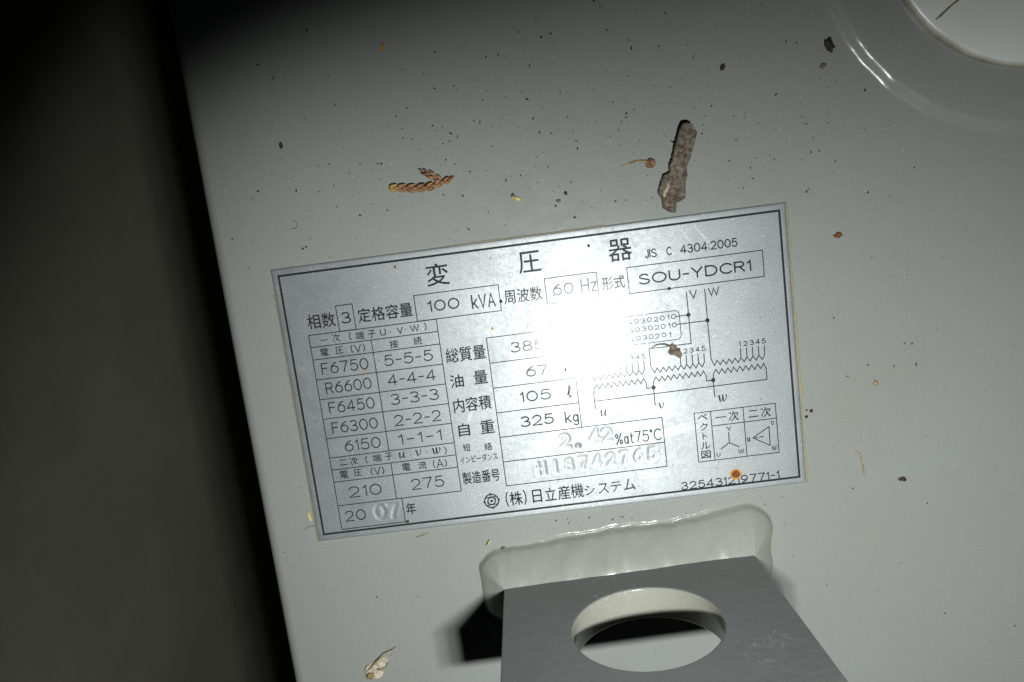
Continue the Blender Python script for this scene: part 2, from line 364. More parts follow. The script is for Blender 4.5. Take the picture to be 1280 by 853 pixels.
me = lug.data; bm.to_mesh(me); bm.free(); me.transform(Matrix.Scale(MM, 4)); me.materials.append(M['paint_bumpy_shaded']); me.materials.append(M['paint_dusty'])

# weld bead: convex fillet swept round the foot of the lug
path = []   # (base point, outward dir)
def add_side(p0, p1, n, cnt):
    for k in range(cnt + 1): path.append((p0.lerp(p1, k / cnt), n))
def add_corner(p, n0, n1, cnt=14):
    for k in range(1, cnt):
        path.append((p, (n0 * math.cos(k / cnt * math.pi / 2) + n1 * math.sin(k / cnt * math.pi / 2)).normalized()))
c00 = lp(0, 0, 0); c10 = lp(LW, 0, 0); c11 = lp(LW, 0, -LTHK); c01 = lp(0, 0, -LTHK)
add_side(c00, c10, LN_, 150); add_corner(c10, LN_, LT); add_side(c10, c11, LT, 14); add_corner(c11, LT, -LN_)
add_side(c11, c01, -LN_, 120); add_corner(c01, -LN_, -LT); add_side(c01, c00, -LT, 14); add_corner(c00, -LT, LN_)
vs, fs, ND = [], [], 44
for i, (p, n) in enumerate(path):
    x = (p - LA).dot(LT) / LW
    top = max(0, n.dot(LN_))
    wd = 6.8 - 2.2 * max(0, -n.dot(LN_)) + top * (2.6 + 1.6 * vnoise(p.x * .05, 3.3, 0) + (2.2 * max(0, (x - .62) / .38) if x > .62 else 0) - (1.2 * max(0, (.3 - x) / .3))) + .5 * vnoise(p.x * .3, p.y * .3, n.x + n.y * 2)
    hh = 7.1 + .5 * vnoise(p.x * .12, 9.1, n.x)
    for j in range(ND + 1):
        s = j / ND
        d = -.6 + (wd * 1.05 + .6) * s
        s1 = min(1, s / .93); u = min(1, max(0, (s1 - .88) / .12))
        z = Z0 + .015 + (hh + .4) * (.38 * max(0, 1 - s1 ** 2.0) ** .6 + .62 * (1 - s1 ** 1.08)) * (1 - u * u * (3 - 2 * u))
        if j == ND: z = Z0 - .03
        rip = math.sin(p.x * 1.25 + 3.2 * s + 2.2 * vnoise(p.x * .10, s, 5)) * .085 * max(.15, .55 + 1.1 * vnoise(p.x * .09, s, 15)) + .36 * vnoise(p.x * .17, s * 1.6, n.x * 2 + 4) + .1 * vnoise(p.x * .5, s * 3.0, n.x + 9)
        z += rip * math.sin(math.pi * min(1, s * .98 + .02)) * (1 if top > .5 else .5)
        lipk = max(0, .45 + 1.0 * vnoise(p.x * .11, 7.7, n.x) + .35 * vnoise(p.x * .9, 2.7, n.x)) * top * (.35 if x < .2 or x > .82 else 1)
        z += .13 * lipk * math.exp(-((s - .955) / .022) ** 2)
        q = p + n * (d + .7 * rip * math.sin(math.pi * s) + .35 * top * math.sin(math.pi * s) * vnoise(p.x * .22 - s * .8, s * 1.2, 31))
        vs.append((q.x, q.y, z))
NP = len(path)
for i in range(NP):
    for j in range(ND):
        a = i * (ND + 1) + j; b = ((i + 1) % NP) * (ND + 1) + j
        fs.append((a, a + 1, b + 1, b))
weld = mesh_obj('weld_bead', vs, fs, M['weld'], None, True)
weld.parent = lug; weld.matrix_parent_inverse = Matrix.Translation(-tank.location).inverted() @ Matrix.Translation(-tank.location)

# ------------------------------------------------------------------ single-stroke lettering
def arc(cx, cy, rx, ry, a0, a1, n=None):
    n = n or max(5, int(abs(a1 - a0) / 14))
    return [(cx + rx * math.cos(math.radians(a0 + (a1 - a0) * k / n)), cy + ry * math.sin(math.radians(a0 + (a1 - a0) * k / n))) for k in range(n + 1)]
def ring(cx, cy, rx, ry): return arc(cx, cy, rx, ry, 90, 450, 28)
S6 = [(.58, .98), (.42, .93), (.24, .80), (.10, .60), (.02, .40)]
GL = {
 '0': (.74, [ring(.37, .5, .37, .5)]), 'O': (.98, [ring(.49, .5, .49, .5)]),
 '1': (.22, [[(.0, .80), (.12, .88), (.2, 1), (.2, 0)]]),
 '2': (.70, [arc(.34, .69, .33, .31, 165, -38) + [(.0, .0), (.70, 0)]]),
 '3': (.68, [arc(.32, .76, .30, .24, 150, -90) + arc(.32, .26, .36, .26, 88, -155)]),
 '4': (.74, [[(.54, 0), (.54, 1), (0, .27), (.74, .27)]]),
 '5': (.68, [[(.62, 1), (.13, 1), (.06, .54)] + arc(.32, .33, .36, .33, 128, -152)]),
 '6': (.70, [S6, ring(.36, .33, .34, .33)]),
 '7': (.68, [[(0, 1), (.68, 1), (.50, .62), (.36, .30), (.28, 0)]]),
 '8': (.70, [ring(.35, .765, .29, .235), ring(.35, .265, .35, .265)]),
 '9': (.70, [[(.70 - x, 1 - y) for x, y in S6], ring(.34, .67, .34, .33)]),
 '-': (.40, [[(0, .48), (.40, .48)]]), '·': (.1, [[(0, .5), (.02, .5)]]),
 '.': (.04, [[(0, .03), (.03, .03)]]), ':': (.06, [[(.03, .18), (.05, .18)], [(.03, .66), (.05, .66)]]),
 'F': (.58, [[(0, 0), (0, 1), (.58, 1)], [(.02, .53), (.50, .53)]]),
 'R': (.68, [[(0, 0), (0, 1), (.38, 1)] + arc(.40, .75, .25, .25, 85, -85) + [(.02, .5)], [(.36, .48), (.68, 0)]]),
 'k': (.55, [[(0, 0), (0, 1.05)], [(.5, .68), (.03, .28)], [(.2, .40), (.55, 0)]]),
 'V': (.72, [[(0, 1), (.36, 0), (.72, 1)]]),
 'v': (.5, [[(0, .66), (.25, 0), (.5, .66)]]),
 'A': (.70, [[(0, 0), (.35, 1), (.70, 0)], [(.12, .33), (.58, .33)]]),
 'H': (.66, [[(0, 0), (0, 1)], [(.66, 0), (.66, 1)], [(.02, .52), (.64, .52)]]),
 'z': (.46, [[(.02, .66), (.46, .66), (0, 0), (.46, 0)]]),
 'S': (.72, [arc(.36, .75, .31, .25, 25, 200) + [(.16, .60), (.56, .43)] + arc(.36, .26, .36, .26, 30, -160)]),
 'U': (.74, [[(0, 1)] + arc(.37, .36, .37, .36, 180, 360) + [(.74, 1)]]),
 'Y': (.74, [[(0, 1), (.37, .46), (.74, 1)], [(.37, .45), (.37, 0)]]),
 'D': (.80, [[(0, 0), (0, 1), (.3, 1)] + arc(.34, .5, .46, .5, 88, -88) + [(.3, 0), (.02, 0)]]),
 'C': (.80, [arc(.46, .5, .46, .5, 42, 318)]),
 'W': (1.05, [[(0, 1), (.27, 0), (.525, .96), (.78, 0), (1.05, 1)]]),
 'J': (.42, [[(.42, 1), (.42, .24)] + arc(.21, .22, .21, .22, 0, -170)]),
 'I': (.02, [[(0, 0), (0, 1)]]),
 'a': (.46, [ring(.21, .33, .21, .33), [(.44, .66), (.44, 0)]]),
 't': (.32, [[(.14, .95), (.14, .1), (.2, .01), (.32, .0)], [(0, .66), (.32, .66)]]),
 'g': (.5, [ring(.23, .36, .23, .32), [(.48, .70), (.48, -.12)] + arc(.25, -.12, .23, .2, 0, -160)]),
 '%': (.80, [[(.70, 1), (.08, 0)], ring(.15, .78, .13, .18), ring(.64, .22, .13, .18)]),
 '°': (.2, [ring(.1, .9, .09, .10)]),
 '(': (.18, [arc(.45, .5, .43, .62, 130, 230)]), ')': (.18, [arc(-.27, .5, .43, .62, 50, -50)]),
 'ℓ': (.36, [[(.0, .28), (.14, .42), (.28, .66), (.33, .86), (.27, 1.0), (.18, .92), (.13, .66), (.12, .3), (.15, .08), (.24, 0), (.36, .14)]]),
}
BOLD = {  # slanted bold book letters: (points, half widths in units of the letter height)
 'u': (1.25, [([(.02, .82), (.14, .98), (.27, .94), (.22, .55), (.18, .22), (.26, .04), (.44, .06), (.66, .28), (.80, .55)], [.03, .05, .12, .13, .12, .08, .05, .05, .05]),
              ([(.95, 1.0), (.86, .6), (.80, .22), (.88, .03), (1.02, .05), (1.18, .24)], [.12, .13, .12, .09, .05, .03])]),
 'v': (1.0, [([(.0, .84), (.1, .98), (.22, .9), (.28, .5), (.32, .14), (.36, .0)], [.03, .06, .12, .13, .1, .04]),
             ([(.36, .0), (.62, .22), (.80, .52), (.86, .80), (.80, .97), (.74, .92)], [.04, .05, .06, .07, .09, .07])]),
 'w': (1.55, [([(.0, .84), (.1, .98), (.22, .9), (.26, .5), (.28, .14), (.34, .0)], [.03, .06, .12, .13, .1, .04]),
              ([(.34, .0), (.58, .25), (.74, .6), (.80, .98)], [.04, .05, .05, .06]),
              ([(.80, .98), (.78, .5), (.80, .12), (.88, .0)], [.12, .13, .1, .04]),
              ([(.88, .0), (1.16, .22), (1.34, .52), (1.41, .80), (1.35, .97), (1.28, .92)], [.04, .05, .06, .07, .09, .07])]),
}
ZI = [0.0]
def ribbon(V, F, pts, hw, z, closed=False):
    """flat stroke with mitred joints and round caps, millimetres"""
    P_ = [Vector(p) for p in pts]
    Q = [P_[0]]
    for p in P_[1:]:
        if (p - Q[-1]).length > 1e-4: Q.append(p)
    if len(Q) == 1: Q.append(Q[0] + Vector((1e-3, 0)))
    P_ = Q
    if closed and (P_[0] - P_[-1]).length < 1e-3: P_ = P_[:-1]
    n = len(P_)
    hws = hw if isinstance(hw, (list, tuple)) else [hw] * n
    if len(hws) != n: hws = [hws[min(i, len(hws) - 1)] for i in range(n)]
    L, R = [], []
    for i in range(n):
        a = P_[i - 1] if (i > 0 or closed) else None
        b = P_[(i + 1) % n] if (i < n - 1 or closed) else None
        d0 = (P_[i] - a).normalized() if a is not None else None
        d1 = (b - P_[i]).normalized() if b is not None else None
        if d0 is None: d0 = d1
        if d1 is None: d1 = d0
        t = d0 + d1
        t = t.normalized() if t.length > 1e-5 else d1
        nn = Vector((-t.y, t.x)); c = max(.42, nn.dot(Vector((-d1.y, d1.x))))
        L.append(P_[i] + nn * hws[i] / c); R.append(P_[i] - nn * hws[i] / c)
    base = len(V)
    for l, r in zip(L, R): V.append((l.x, l.y, z)); V.append((r.x, r.y, z))
    m = n if closed else n - 1
    for i in range(m):
        j = (i + 1) % n
        F.append((base + 2 * i, base + 2 * i + 1, base + 2 * j + 1, base + 2 * j))
    if not closed:
        for i, sgn in ((0, -1), (n - 1, 1)):
            d = (P_[1] - P_[0]).normalized() if i == 0 else (P_[-1] - P_[-2]).normalized()
            nn = Vector((-d.y, d.x)); h = hws[i]
            cap = len(V)
            for k in range(1, 4):
                a = math.pi * k / 4
                q = P_[i] + nn * h * math.cos(a) + d * sgn * h * math.sin(a); V.append((q.x, q.y, z))
            f = [base + 2 * i] + [cap, cap + 1, cap + 2] + [base + 2 * i + 1]
            F.append(tuple(f) if sgn < 0 else tuple(reversed(f)))

INK_Z = 0.03
def lettering(text, gap=.24):
    """strokes of a string in letter units; returns list of (points, width or None)"""
    x, out = 0.0, []
    for ch in text:
        if ch == ' ': x += .5; continue
        w, st = GL[ch]
        for s in st: out.append([(px + x, py) for px, py in s])
        x += w + gap
    return out
def fit(strokes, cx, cy, w, h):
    xs = [p[0] for s in strokes for p in s]; ys = [p[1] for s in strokes for p in s]
    x0, x1, y0, y1 = min(xs), max(xs), min(ys), max(ys)
    sx = w / (x1 - x0) if x1 - x0 > 1e-3 else 1; sy = h / (y1 - y0) if y1 - y0 > 1e-3 else 1
    return [[(cx + (p[0] - (x0 + x1) / 2) * sx, cy + (p[1] - (y0 + y1) / 2) * sy) for p in s] for s in strokes]
def put_stroke_text(V, F, text, cx, cy, w, h, sw):
    st = lettering(text, .26 if len(text) > 1 else 0)
    for s in fit(st, cx, cy, max(w - sw, .01), max(h - sw, .01)):
        ZI[0] = (ZI[0] + .0012) % .02
        closed = len(s) > 6 and abs(s[0][0] - s[-1][0]) + abs(s[0][1] - s[-1][1]) < 1e-3
        ribbon(V, F, s, sw / 2, INK_Z + ZI[0], closed)
def put_bold(V, F, ch, cx, cy, w, h):
    W_, st = BOLD[ch]
    pts = fit([s[0] for s in st], cx, cy, w * .86, h * .92)
    for (_, hw), s in zip(st, pts):
        ZI[0] = (ZI[0] + .0012) % .02
        ribbon(V, F, s, [x * h * .92 for x in hw], INK_Z + ZI[0])
GLYPHS = {}
def glyph_mesh(ch, off=0.0):
    key = (ch, off)
    if key not in GLYPHS:
        c = bpy.data.curves.new('glyph', 'FONT'); c.body = ch; c.offset = off; c.resolution_u = 3; c.fill_mode = 'BOTH'
        o = bpy.data.objects.new('glyph', c); COL.objects.link(o)
        bpy.context.view_layer.update()
        m = bpy.data.meshes.new_from_object(o.evaluated_get(bpy.context.evaluated_depsgraph_get()))
        vs = [(v.co.x, v.co.y) for v in m.vertices]; fs = [tuple(p.vertices) for p in m.polygons]
        bpy.data.objects.remove(o); bpy.data.curves.remove(c); bpy.data.meshes.remove(m)
        GLYPHS[key] = (vs, fs)
    return GLYPHS[key]
def put_glyphs(V, F, text, cx, cy, w, h, off=0.0):
    """one or more kanji / kana set side by side in the given box"""
    vs_all, x = [], 0.0
    fs_all = []
    n = len(text)
    off = 0.0
    for i, ch in enumerate(text):
        vs, fs = glyph_mesh(ch, off)
        b = len(vs_all)
        vs_all += [(a + i * 1.0, c) for a, c in vs]; fs_all += [tuple(b + k for k in f) for f in fs]
    xs = [v[0] for v in vs_all]; ys = [v[1] for v in vs_all]
    x0, x1, y0, y1 = min(xs), max(xs), min(ys), max(ys)
    if y1 - y0 < .2: h = w / (x1 - x0) * (y1 - y0)
    base = len(V)
    e = .045 if h > 3 else .03           # two slightly shifted impressions give the heavier line of the print
    for j, s in enumerate((-1, 1)):
        base = len(V)
        for a, c in vs_all: V.append((cx + (a - (x0 + x1) / 2) * (w - 2 * e) / (x1 - x0) + s * e, cy + (c - (y0 + y1) / 2) * max(h - 2 * e, .05) / (y1 - y0) + s * e, INK_Z + .003 * j))
        F += [tuple(base + k for k in f) for f in fs_all]
def put(V, F, it, sw=None, off=0.0):
    text, cx, cy, w, h = it
    if text[0] == '@': put_bold(V, F, text[1], cx, cy, w, h)
    elif all(ch in GL or ch == ' ' for ch in text): put_stroke_text(V, F, text, cx, cy, w, h, sw or (.36 if h > 2.4 else .27))
    elif text[0] == '(' and len(text) == 3 and text[1] not in GL:
        put_stroke_text(V, F, '(', cx - w / 2 + .35, cy, .75, h, .32); put_stroke_text(V, F, ')', cx + w / 2 - .35, cy, .75, h, .32)
        put_glyphs(V, F, text[1], cx, cy, w - 2.0, h * .92, off)
    else: put_glyphs(V, F, text, cx, cy, w, h, off)
def text_part(name, items, parent, sw=None, off=0.0, label=None):
    V, F = [], []
    for it in items: put(V, F, it, sw, off)
    o = mesh_obj(name, V, F, M['ink'], parent)
    if label: o['label'] = label
    return o
def lines_part(name, lines, parent, lw=.2):
    V, F = [], []
    for l in lines:
        ZI[0] = (ZI[0] + .0012) % .02
        l = [tuple(p) for p in l]
        closed = len(l) > 3 and l[0] == l[-1]
        ribbon(V, F, l, lw / 2, INK_Z + ZI[0], closed)
    return mesh_obj(name, V, F, M['ink'], parent)

# ------------------------------------------------------------------ nameplate
PW, PH = 65.0, 36.46
plate = tag(empty('nameplate'), 'rectangular aluminium rating nameplate printed with tables, a circuit diagram and Japanese text', 'nameplate')
STEP = .25
xs = np.arange(-PW, PW + 1e-6, STEP); ys = np.arange(-PH, PH + STEP, STEP * 2 * PH / (math.ceil(2 * PH / STEP) * STEP))[:math.ceil(2 * PH / STEP) + 1]
GX, GY = np.meshgrid(xs, ys); GZ = np.zeros_like(GX)
de = np.minimum.reduce([PW - np.abs(GX), PH - np.abs(GY)])
roll = np.clip((1.35 - de) / 1.35, 0, 1)
GZ -= .16 * roll ** 3
GZ[de < STEP * .5] = Z0 - .02
def stamp(items, depth, wid):
    lo = [1e9, 1e9]; hi = [-1e9, -1e9]
    for it in items:
        text, cx, cy, w, h = it
        for s in fit(lettering(text, 0), cx, cy, max(w - wid, .01), max(h - wid, .01)):
            s = np.array(s)
            m = (GX > s[:, 0].min() - 2) & (GX < s[:, 0].max() + 2) & (GY > s[:, 1].min() - 2) & (GY < s[:, 1].max() + 2)
            px, py = GX[m], GY[m]; d = np.full(px.shape, 9.0)
            for (ax, ay), (bx, by) in zip(s[:-1], s[1:]):
                L2 = (bx - ax) ** 2 + (by - ay) ** 2 + 1e-9
                t = np.clip(((px - ax) * (bx - ax) + (py - ay) * (by - ay)) / L2, 0, 1)
                d = np.minimum(d, np.hypot(px - ax - t * (bx - ax), py - ay - t * (by - ay)))
            g = depth * np.exp(-(d / (wid * .62)) ** 2) - depth * .22 * np.exp(-((d - wid * 1.25) / (wid * .5)) ** 2)
            GZ[m] = np.where(np.abs(g) > np.abs(GZ[m] * -1), -g, GZ[m])
            lo = [min(lo[0], s[:, 0].min()), min(lo[1], s[:, 1].min())]; hi = [max(hi[0], s[:, 0].max()), max(hi[1], s[:, 1].max())]
    return (lo[0] - 1.6, lo[1] - 1.6, hi[0] + 1.6, hi[1] + 1.6)
rects = [stamp(T['stampY'], .085, .8), stamp(T['stampI'] , .125, .8), stamp(T['stampS'], .115, .8), stamp(T['stampDot'], .28, .95)]
rects[1] = (min(rects[1][0], rects[3][0]), min(rects[1][1], rects[3][1]), rects[1][2], rects[1][3]); rects.pop()
split_y = (T['stampI'][0][2] + T['stampS'][0][2]) / 2
rects[1] = (rects[1][0], max(rects[1][1], split_y), rects[1][2], rects[1][3]); rects[2] = (rects[2][0], rects[2][1], rects[2][2], min(rects[2][3], split_y))
ny, nx = GX.shape
fx = (GX[:-1, :-1] + GX[1:, 1:]) / 2; fy = (GY[:-1, :-1] + GY[1:, 1:]) / 2
ids = np.zeros(fx.shape, int)
for i, r in enumerate(rects):
    ids[(fx > r[0]) & (fx < r[2]) & (fy > r[1]) & (fy < r[3])] = i + 1
idx = np.arange(ny * nx).reshape(ny, nx)
quads = np.stack([idx[:-1, :-1], idx[:-1, 1:], idx[1:, 1:], idx[1:, :-1]], -1)
allv = np.stack([GX, GY, GZ], -1).reshape(-1, 3)
for i, nm in enumerate(['face_plate', 'stamped_number', 'stamped_number', 'stamped_number']):
    q = quads[ids == i]
    used = np.unique(q); remap = np.zeros(ny * nx, int); remap[used] = np.arange(len(used))
    me = bpy.data.meshes.new(nm)
    me.from_pydata((allv[used] * MM).tolist(), [], remap[q].tolist())
    me.materials.append(M['alu']); me.polygons.foreach_set('use_smooth', [True] * len(me.polygons)); me.update()
    o = link(nm, me, plate)
    if i: o['label'] = ['', 'year digits pressed into the metal', 'impedance digits pressed into the metal', 'serial number pressed into the metal'][i]

b = 1.95
lines_part('border_line', [[(-PW + b, PH - b), (PW - b, PH - b), (PW - b, -PH + b), (-PW + b, -PH + b), (-PW + b, PH - b)]], plate, .53)
text_part('title_text', T['title'], plate, off=.012)
text_part('standard_text', T['std'], plate, sw=.30)
for it in T['cap']: text_part('caption_text', [it], plate, off=(.004 if it[4] > 2.5 else -.004))
BX = {'3': (-50.0, 18.68, -45.75, 25.22), '100': (-29.95, 18.68, -8.4, 25.27), '60': (3.34, 18.75, 16.46, 25.25), 'SOU': (24.16, 18.75, 58.15, 25.33)}
for key, items in (('3', T['box'][0:1]), ('100', T['box'][1:3]), ('60', T['box'][3:5]), ('SOU', T['box'][5:6])):
    x0, y0, x1, y1 = BX[key]
    bo = lines_part('rating_box', [[(x0, y0), (x0, y1), (x1, y1), (x1, y0), (x0, y0)]], plate, .23)
    text_part('value_text', items, bo, sw=.36 if key != 'SOU' else .40)
XA, XB, XC, XD = -58.05, -25.12, -42.36, -40.96
RY = [18.62, 15.45, 12.2, 6.95, 1.72, -3.5, -8.76, -14.02, -17.3, -20.63, -27.17]
tl = [[(XA, y), (XB, y)] for y in RY] + [[(XA, RY[0]), (XA, -33.74), (XD, -33.74), (XD, RY[-1])], [(XB, RY[0]), (XB, RY[-1])], [(XC, RY[1]), (XC, RY[7])], [(XC, RY[8]), (XC, RY[-1])]]
vt = lines_part('voltage_table', tl, plate, .23)
P_ = T['prim']
cells = [P_[0:11], P_[11:14], P_[14:16]] + [[p] for p in P_[16:26]] + [P_[26:37], P_[37:40], P_[40:43], [P_[43]], [P_[44]], [P_[45]]]
for c in cells: text_part('table_text', c, vt, sw=(.30 if c[0][4] > 2.5 else .25), off=-.006)
text_part('table_text', T['year'], plate, off=.004).name = 'year_text'
wy = [12.18, 5.61, -.97, -7.55, -14.12, -20.78, -27.33]
wl = [[(-13.15, y), (8.24 if i < 4 else 29.1, y)] for i, y in enumerate(wy)] + [[(-13.15, wy[0]), (-13.15, wy[-1])], [(8.24, wy[0]), (8.24, wy[4])], [(29.1, wy[4]), (29.1, wy[6])]]
wt = lines_part('weight_table', wl, plate, .23)
W_ = T['weight']
for c in ([W_[0]], [W_[1], W_[5]], [W_[2], W_[6]], [W_[3], W_[4]]): text_part('table_text', c, wt, sw=.36)
text_part('table_text', [W_[7]], wt, sw=.30)
text_part('maker_text', T['maker'], plate, off=.008)
text_part('drawing_number_text', T['num'], plate, sw=.29)

# winding diagram
def coil_lines():
    out = []
    for k in range(3):
        dx = -15.37 * k
        px = [44.52 + 1.524 * i for i in range(8)]
        top = [(43.02, -.5), (43.75, -2.26)]
        for i, x in enumerate(px): top += [(x, -1.08), (x + .72, -2.27)]
        top = top[:-1] + [(55.95, -2.27), (56.62, -1.1), (56.72, 1.2)]
        bot = [(43.07, -6.03), (43.30, -4.4)]
        for i in range(9): bot += [(44.0 + 1.524 * i, -3.34), (44.7 + 1.524 * i, -4.6)]
        bot = bot[:-1] + [(56.72, -4.7)]
        bot += [(56.72, -7.6), (12.25, -7.7)] if k == 0 else [(56.72, -6.03), (58.44, -6.03)]
        out += [[(x + (dx if not (k == 0 and y < -7) else 0), y) for x, y in l] for l in (top, bot)]
        for i in range(4): out.append([(px[4 + i] + dx, 1.25), (px[4 + i] + dx, -1.08)])
    return out
cl = coil_lines() + [[(38.42, 17.4), (38.37, 4.15), (27.6, 4.15), (27.62, -.5)], [(43.03, 17.5), (43.02, -.5)], [(34.57 + .55, 11.53), (38.37, 11.53)], [(34.6 + .55, 9.46), (43.02, 9.46)], [(27.7, -6.03), (27.7, -10.6)], [(43.07, -6.03), (43.07, -10.4)], [(12.33, -6.03), (12.33, -9.6)]]
wd = lines_part('winding_diagram', cl, plate, .24)
ts = [[(27.63, 13.03), (34.9, 13.03)] + arc(34.9, 11.85, 1.18, 1.18, 90, 0, 6)[1:] + arc(34.9, 6.8, 1.18, 1.18, 0, -90, 6) + [(27.63, 5.62)]]
for x0, x1 in ((25.47, 26.9), (22.54, 24.83), (18.09, 21.65)): ts.append([(x0, 13.03), (x1, 13.03)])
for x0, x1 in ((25.6, 26.99), (23.3, 24.82), (19.3, 22.6)): ts.append([(x0, 5.62), (x1, 5.62)])
colx = [21.84, 25.2, 28.48, 31.72, 34.58]; rowy = [11.55, 9.42, 7.2]
for r, y in enumerate(rowy):
    for c, x in enumerate(colx):
        if r == 2 and c == 4: continue
        ts.append([(x + .54 * math.cos(a * math.pi / 10), y + .54 * math.sin(a * math.pi / 10)) for a in range(20)] + [(x + .54, y)])
for l in ts:
    if len(l) == 21: l[-1] = l[0]
lines_part('terminal_strip', ts, wd, .2)
text_part('diagram_text', T['sdig'], wd, sw=.21)
text_part('diagram_text', T['tdig'], wd, sw=.21)
for it in T['dlab']: text_part('diagram_text', [it], wd, sw=.27)
V, F = [], []
for x, y in T['dots']:
    n0 = len(V)
    V += [(x + .55 * math.cos(a * math.pi / 10), y + .55 * math.sin(a * math.pi / 10), INK_Z + .024) for a in range(20)]; F.append(tuple(range(n0, n0 + 20)))
mesh_obj('junction_dot', V, F, M['ink'], wd)

# vector table
x0, x1, y0, y1 = 37.4, 58.31, -27.25, -14.12
vb = lines_part('vector_table', [[(x0, y0), (x1, y0), (x1, y1), (x0, y1), (x0, y0)], [(41.63, y0), (41.63, y1)], [(50.0, y0), (50.0, y1)], [(41.63, -18.06), (x1, -18.06)]], plate, .22)
lines_part('vector_diagram', [[(45.78, -20.2), (45.74, -23.04), (43.5, -24.44)], [(45.80, -23.08), (48.13, -24.46)], [(51.89, -22.53), (56.24, -20.07), (56.17, -25.1), (51.89, -22.53)], [(52.5, -22.55), (53.05, -22.54)], [(53.6, -22.56), (54.61, -22.55)]], vb, .24)
for c in (T['vec'][0:5], T['vec'][5:7], T['vec'][7:9]): text_part('table_text', c, vb, off=.0)
text_part('table_text', T['vec'][9:12], vb, sw=.2)
text_part('table_text', T['vec'][12:15], vb)

# maker's emblem: ring with four points, inner ring, centre dot, four blades
ex, ey, R_ = -17.57, -30.92, 1.82
V, F = [], []
ribbon(V, F, [(ex + R_ * math.cos(a * math.pi / 24), ey + R_ * math.sin(a * math.pi / 24)) for a in range(48)], .17, INK_Z, True)
ribbon(V, F, [(ex + .98 * math.cos(a * math.pi / 16), ey + .98 * math.sin(a * math.pi / 16)) for a in range(32)], .15, INK_Z + .004, True)
for k in range(4):
    a = math.radians(94 + 90 * k); ca, sa = math.cos(a), math.sin(a)
    n0 = len(V)
    for u, v_ in ((R_ + .02, .42), (R_ + .5, 0), (R_ + .02, -.42)): V.append((ex + u * ca - v_ * sa, ey + u * sa + v_ * ca, INK_Z + .008))
    F.append((n0 + 2, n0 + 1, n0))
for k in range(2):
    s = 1 if k == 0 else -1
    ribbon(V, F, [(ex + s * -1.42, ey + s * .98), (ex + s * 1.3, ey + s * 1.12)], .12, INK_Z + .012 + .002 * k)
ribbon(V, F, [(ex - .02, ey + 1.0), (ex - .02, ey + 1.75)], .1, INK_Z + .016)
ribbon(V, F, [(ex + 1.02, ey + 1.0), (ex + 1.12, ey + .1)], .08, INK_Z + .017)
ribbon(V, F, [(ex - 1.02, ey - 1.0), (ex - 1.12, ey - .1)], .08, INK_Z + .0175)
n0 = len(V); V += [(ex + .36 * math.cos(a * math.pi / 8), ey + .36 * math.sin(a * math.pi / 8), INK_Z + .014) for a in range(16)]; F.append(tuple(range(n0, n0 + 16)))
mesh_obj('emblem', V, F, M['ink'], plate)

# dried glue along the plate's edges
def glue(pts, w0, w1, side, seed):
    V, F = [], []
    n = 90
    for i in range(n + 1):
        t = i / n
        x = pts[0][0] + (pts[1][0] - pts[0][0]) * t; y = pts[0][1] + (pts[1][1] - pts[0][1]) * t
        w = w0 + (w1 - w0) * max(0, .4 + .9 * vnoise(t * 9, seed, 0) + .7 * vnoise(t * 31, seed, 2))
        nx_, ny_ = side
        for d, z in ((-.25, Z0 + .3), (0, Z0 + .26), (w * .6, Z0 + .16), (w, Z0 - .02)): V.append((x + nx_ * d, y + ny_ * d, z))
    for i in range(n):
        for j in range(3): a = i * 4 + j; F.append((a, a + 1, a + 5, a + 4))
    return mesh_obj('glue_line', V, F, M['glue'], plate, True)
glue(((-PW, 30), (-PW, -PH)), .05, .42, (-1, 0), 1.5)
glue(((PW, PH), (PW, -PH)), .3, .95, (1, 0), 4.5)
glue(((-20, PH), (20, PH)), .05, .28, (0, 1), 8.5)
# ------------------------------------------------------------------ litter and dirt
def blob(name, x, y, z, rx, ry, rz, mat, rotz=0, rough=.3, seed=0, sub=3, parent=None, base=None):
    bm = bmesh.new(); bmesh.ops.create_icosphere(bm, subdivisions=sub, radius=1)
    ca, sa = math.cos(rotz), math.sin(rotz)
    for v in bm.verts:
        k = 1 + rough * vnoise(v.co.x * 1.6 + seed, v.co.y * 1.6, v.co.z * 1.6) + rough * .6 * vnoise(v.co.x * 4 + seed, v.co.y * 4 + 7, v.co.z * 4)
        px, py, pz = v.co.x * rx * k, v.co.y * ry * k, v.co.z * rz * k
        v.co = Vector((x + px * ca - py * sa, y + px * sa + py * ca, z + max(pz, -rz * .55) + rz * .5))
    return bm_obj(name, bm, mat, parent, True)
def tube(V, F, pts, rads, n=8):
    P_ = [Vector(p) for p in pts]; base = len(V)
    for i, p in enumerate(P_):
        d = (P_[min(i + 1, len(P_) - 1)] - P_[max(i - 1, 0)]).normalized()
        u = d.cross(Vector((0, 0, 1))); u = u.normalized() if u.length > 1e-4 else Vector((1, 0, 0)); w = u.cross(d)
        for k in range(n):
            a = 2 * math.pi * k / n; V.append(tuple(p + (u * math.cos(a) + w * math.sin(a)) * rads[i]))
    for i in range(len(P_) - 1):
        for k in range(n):
            a, b_ = base + i * n + k, base + i * n + (k + 1) % n
            F.append((a, b_, b_ + n, a + n))
    F.append(tuple(base + k for k in range(n))[::-1]); F.append(tuple(base + (len(P_) - 1) * n + k for k in range(n)))
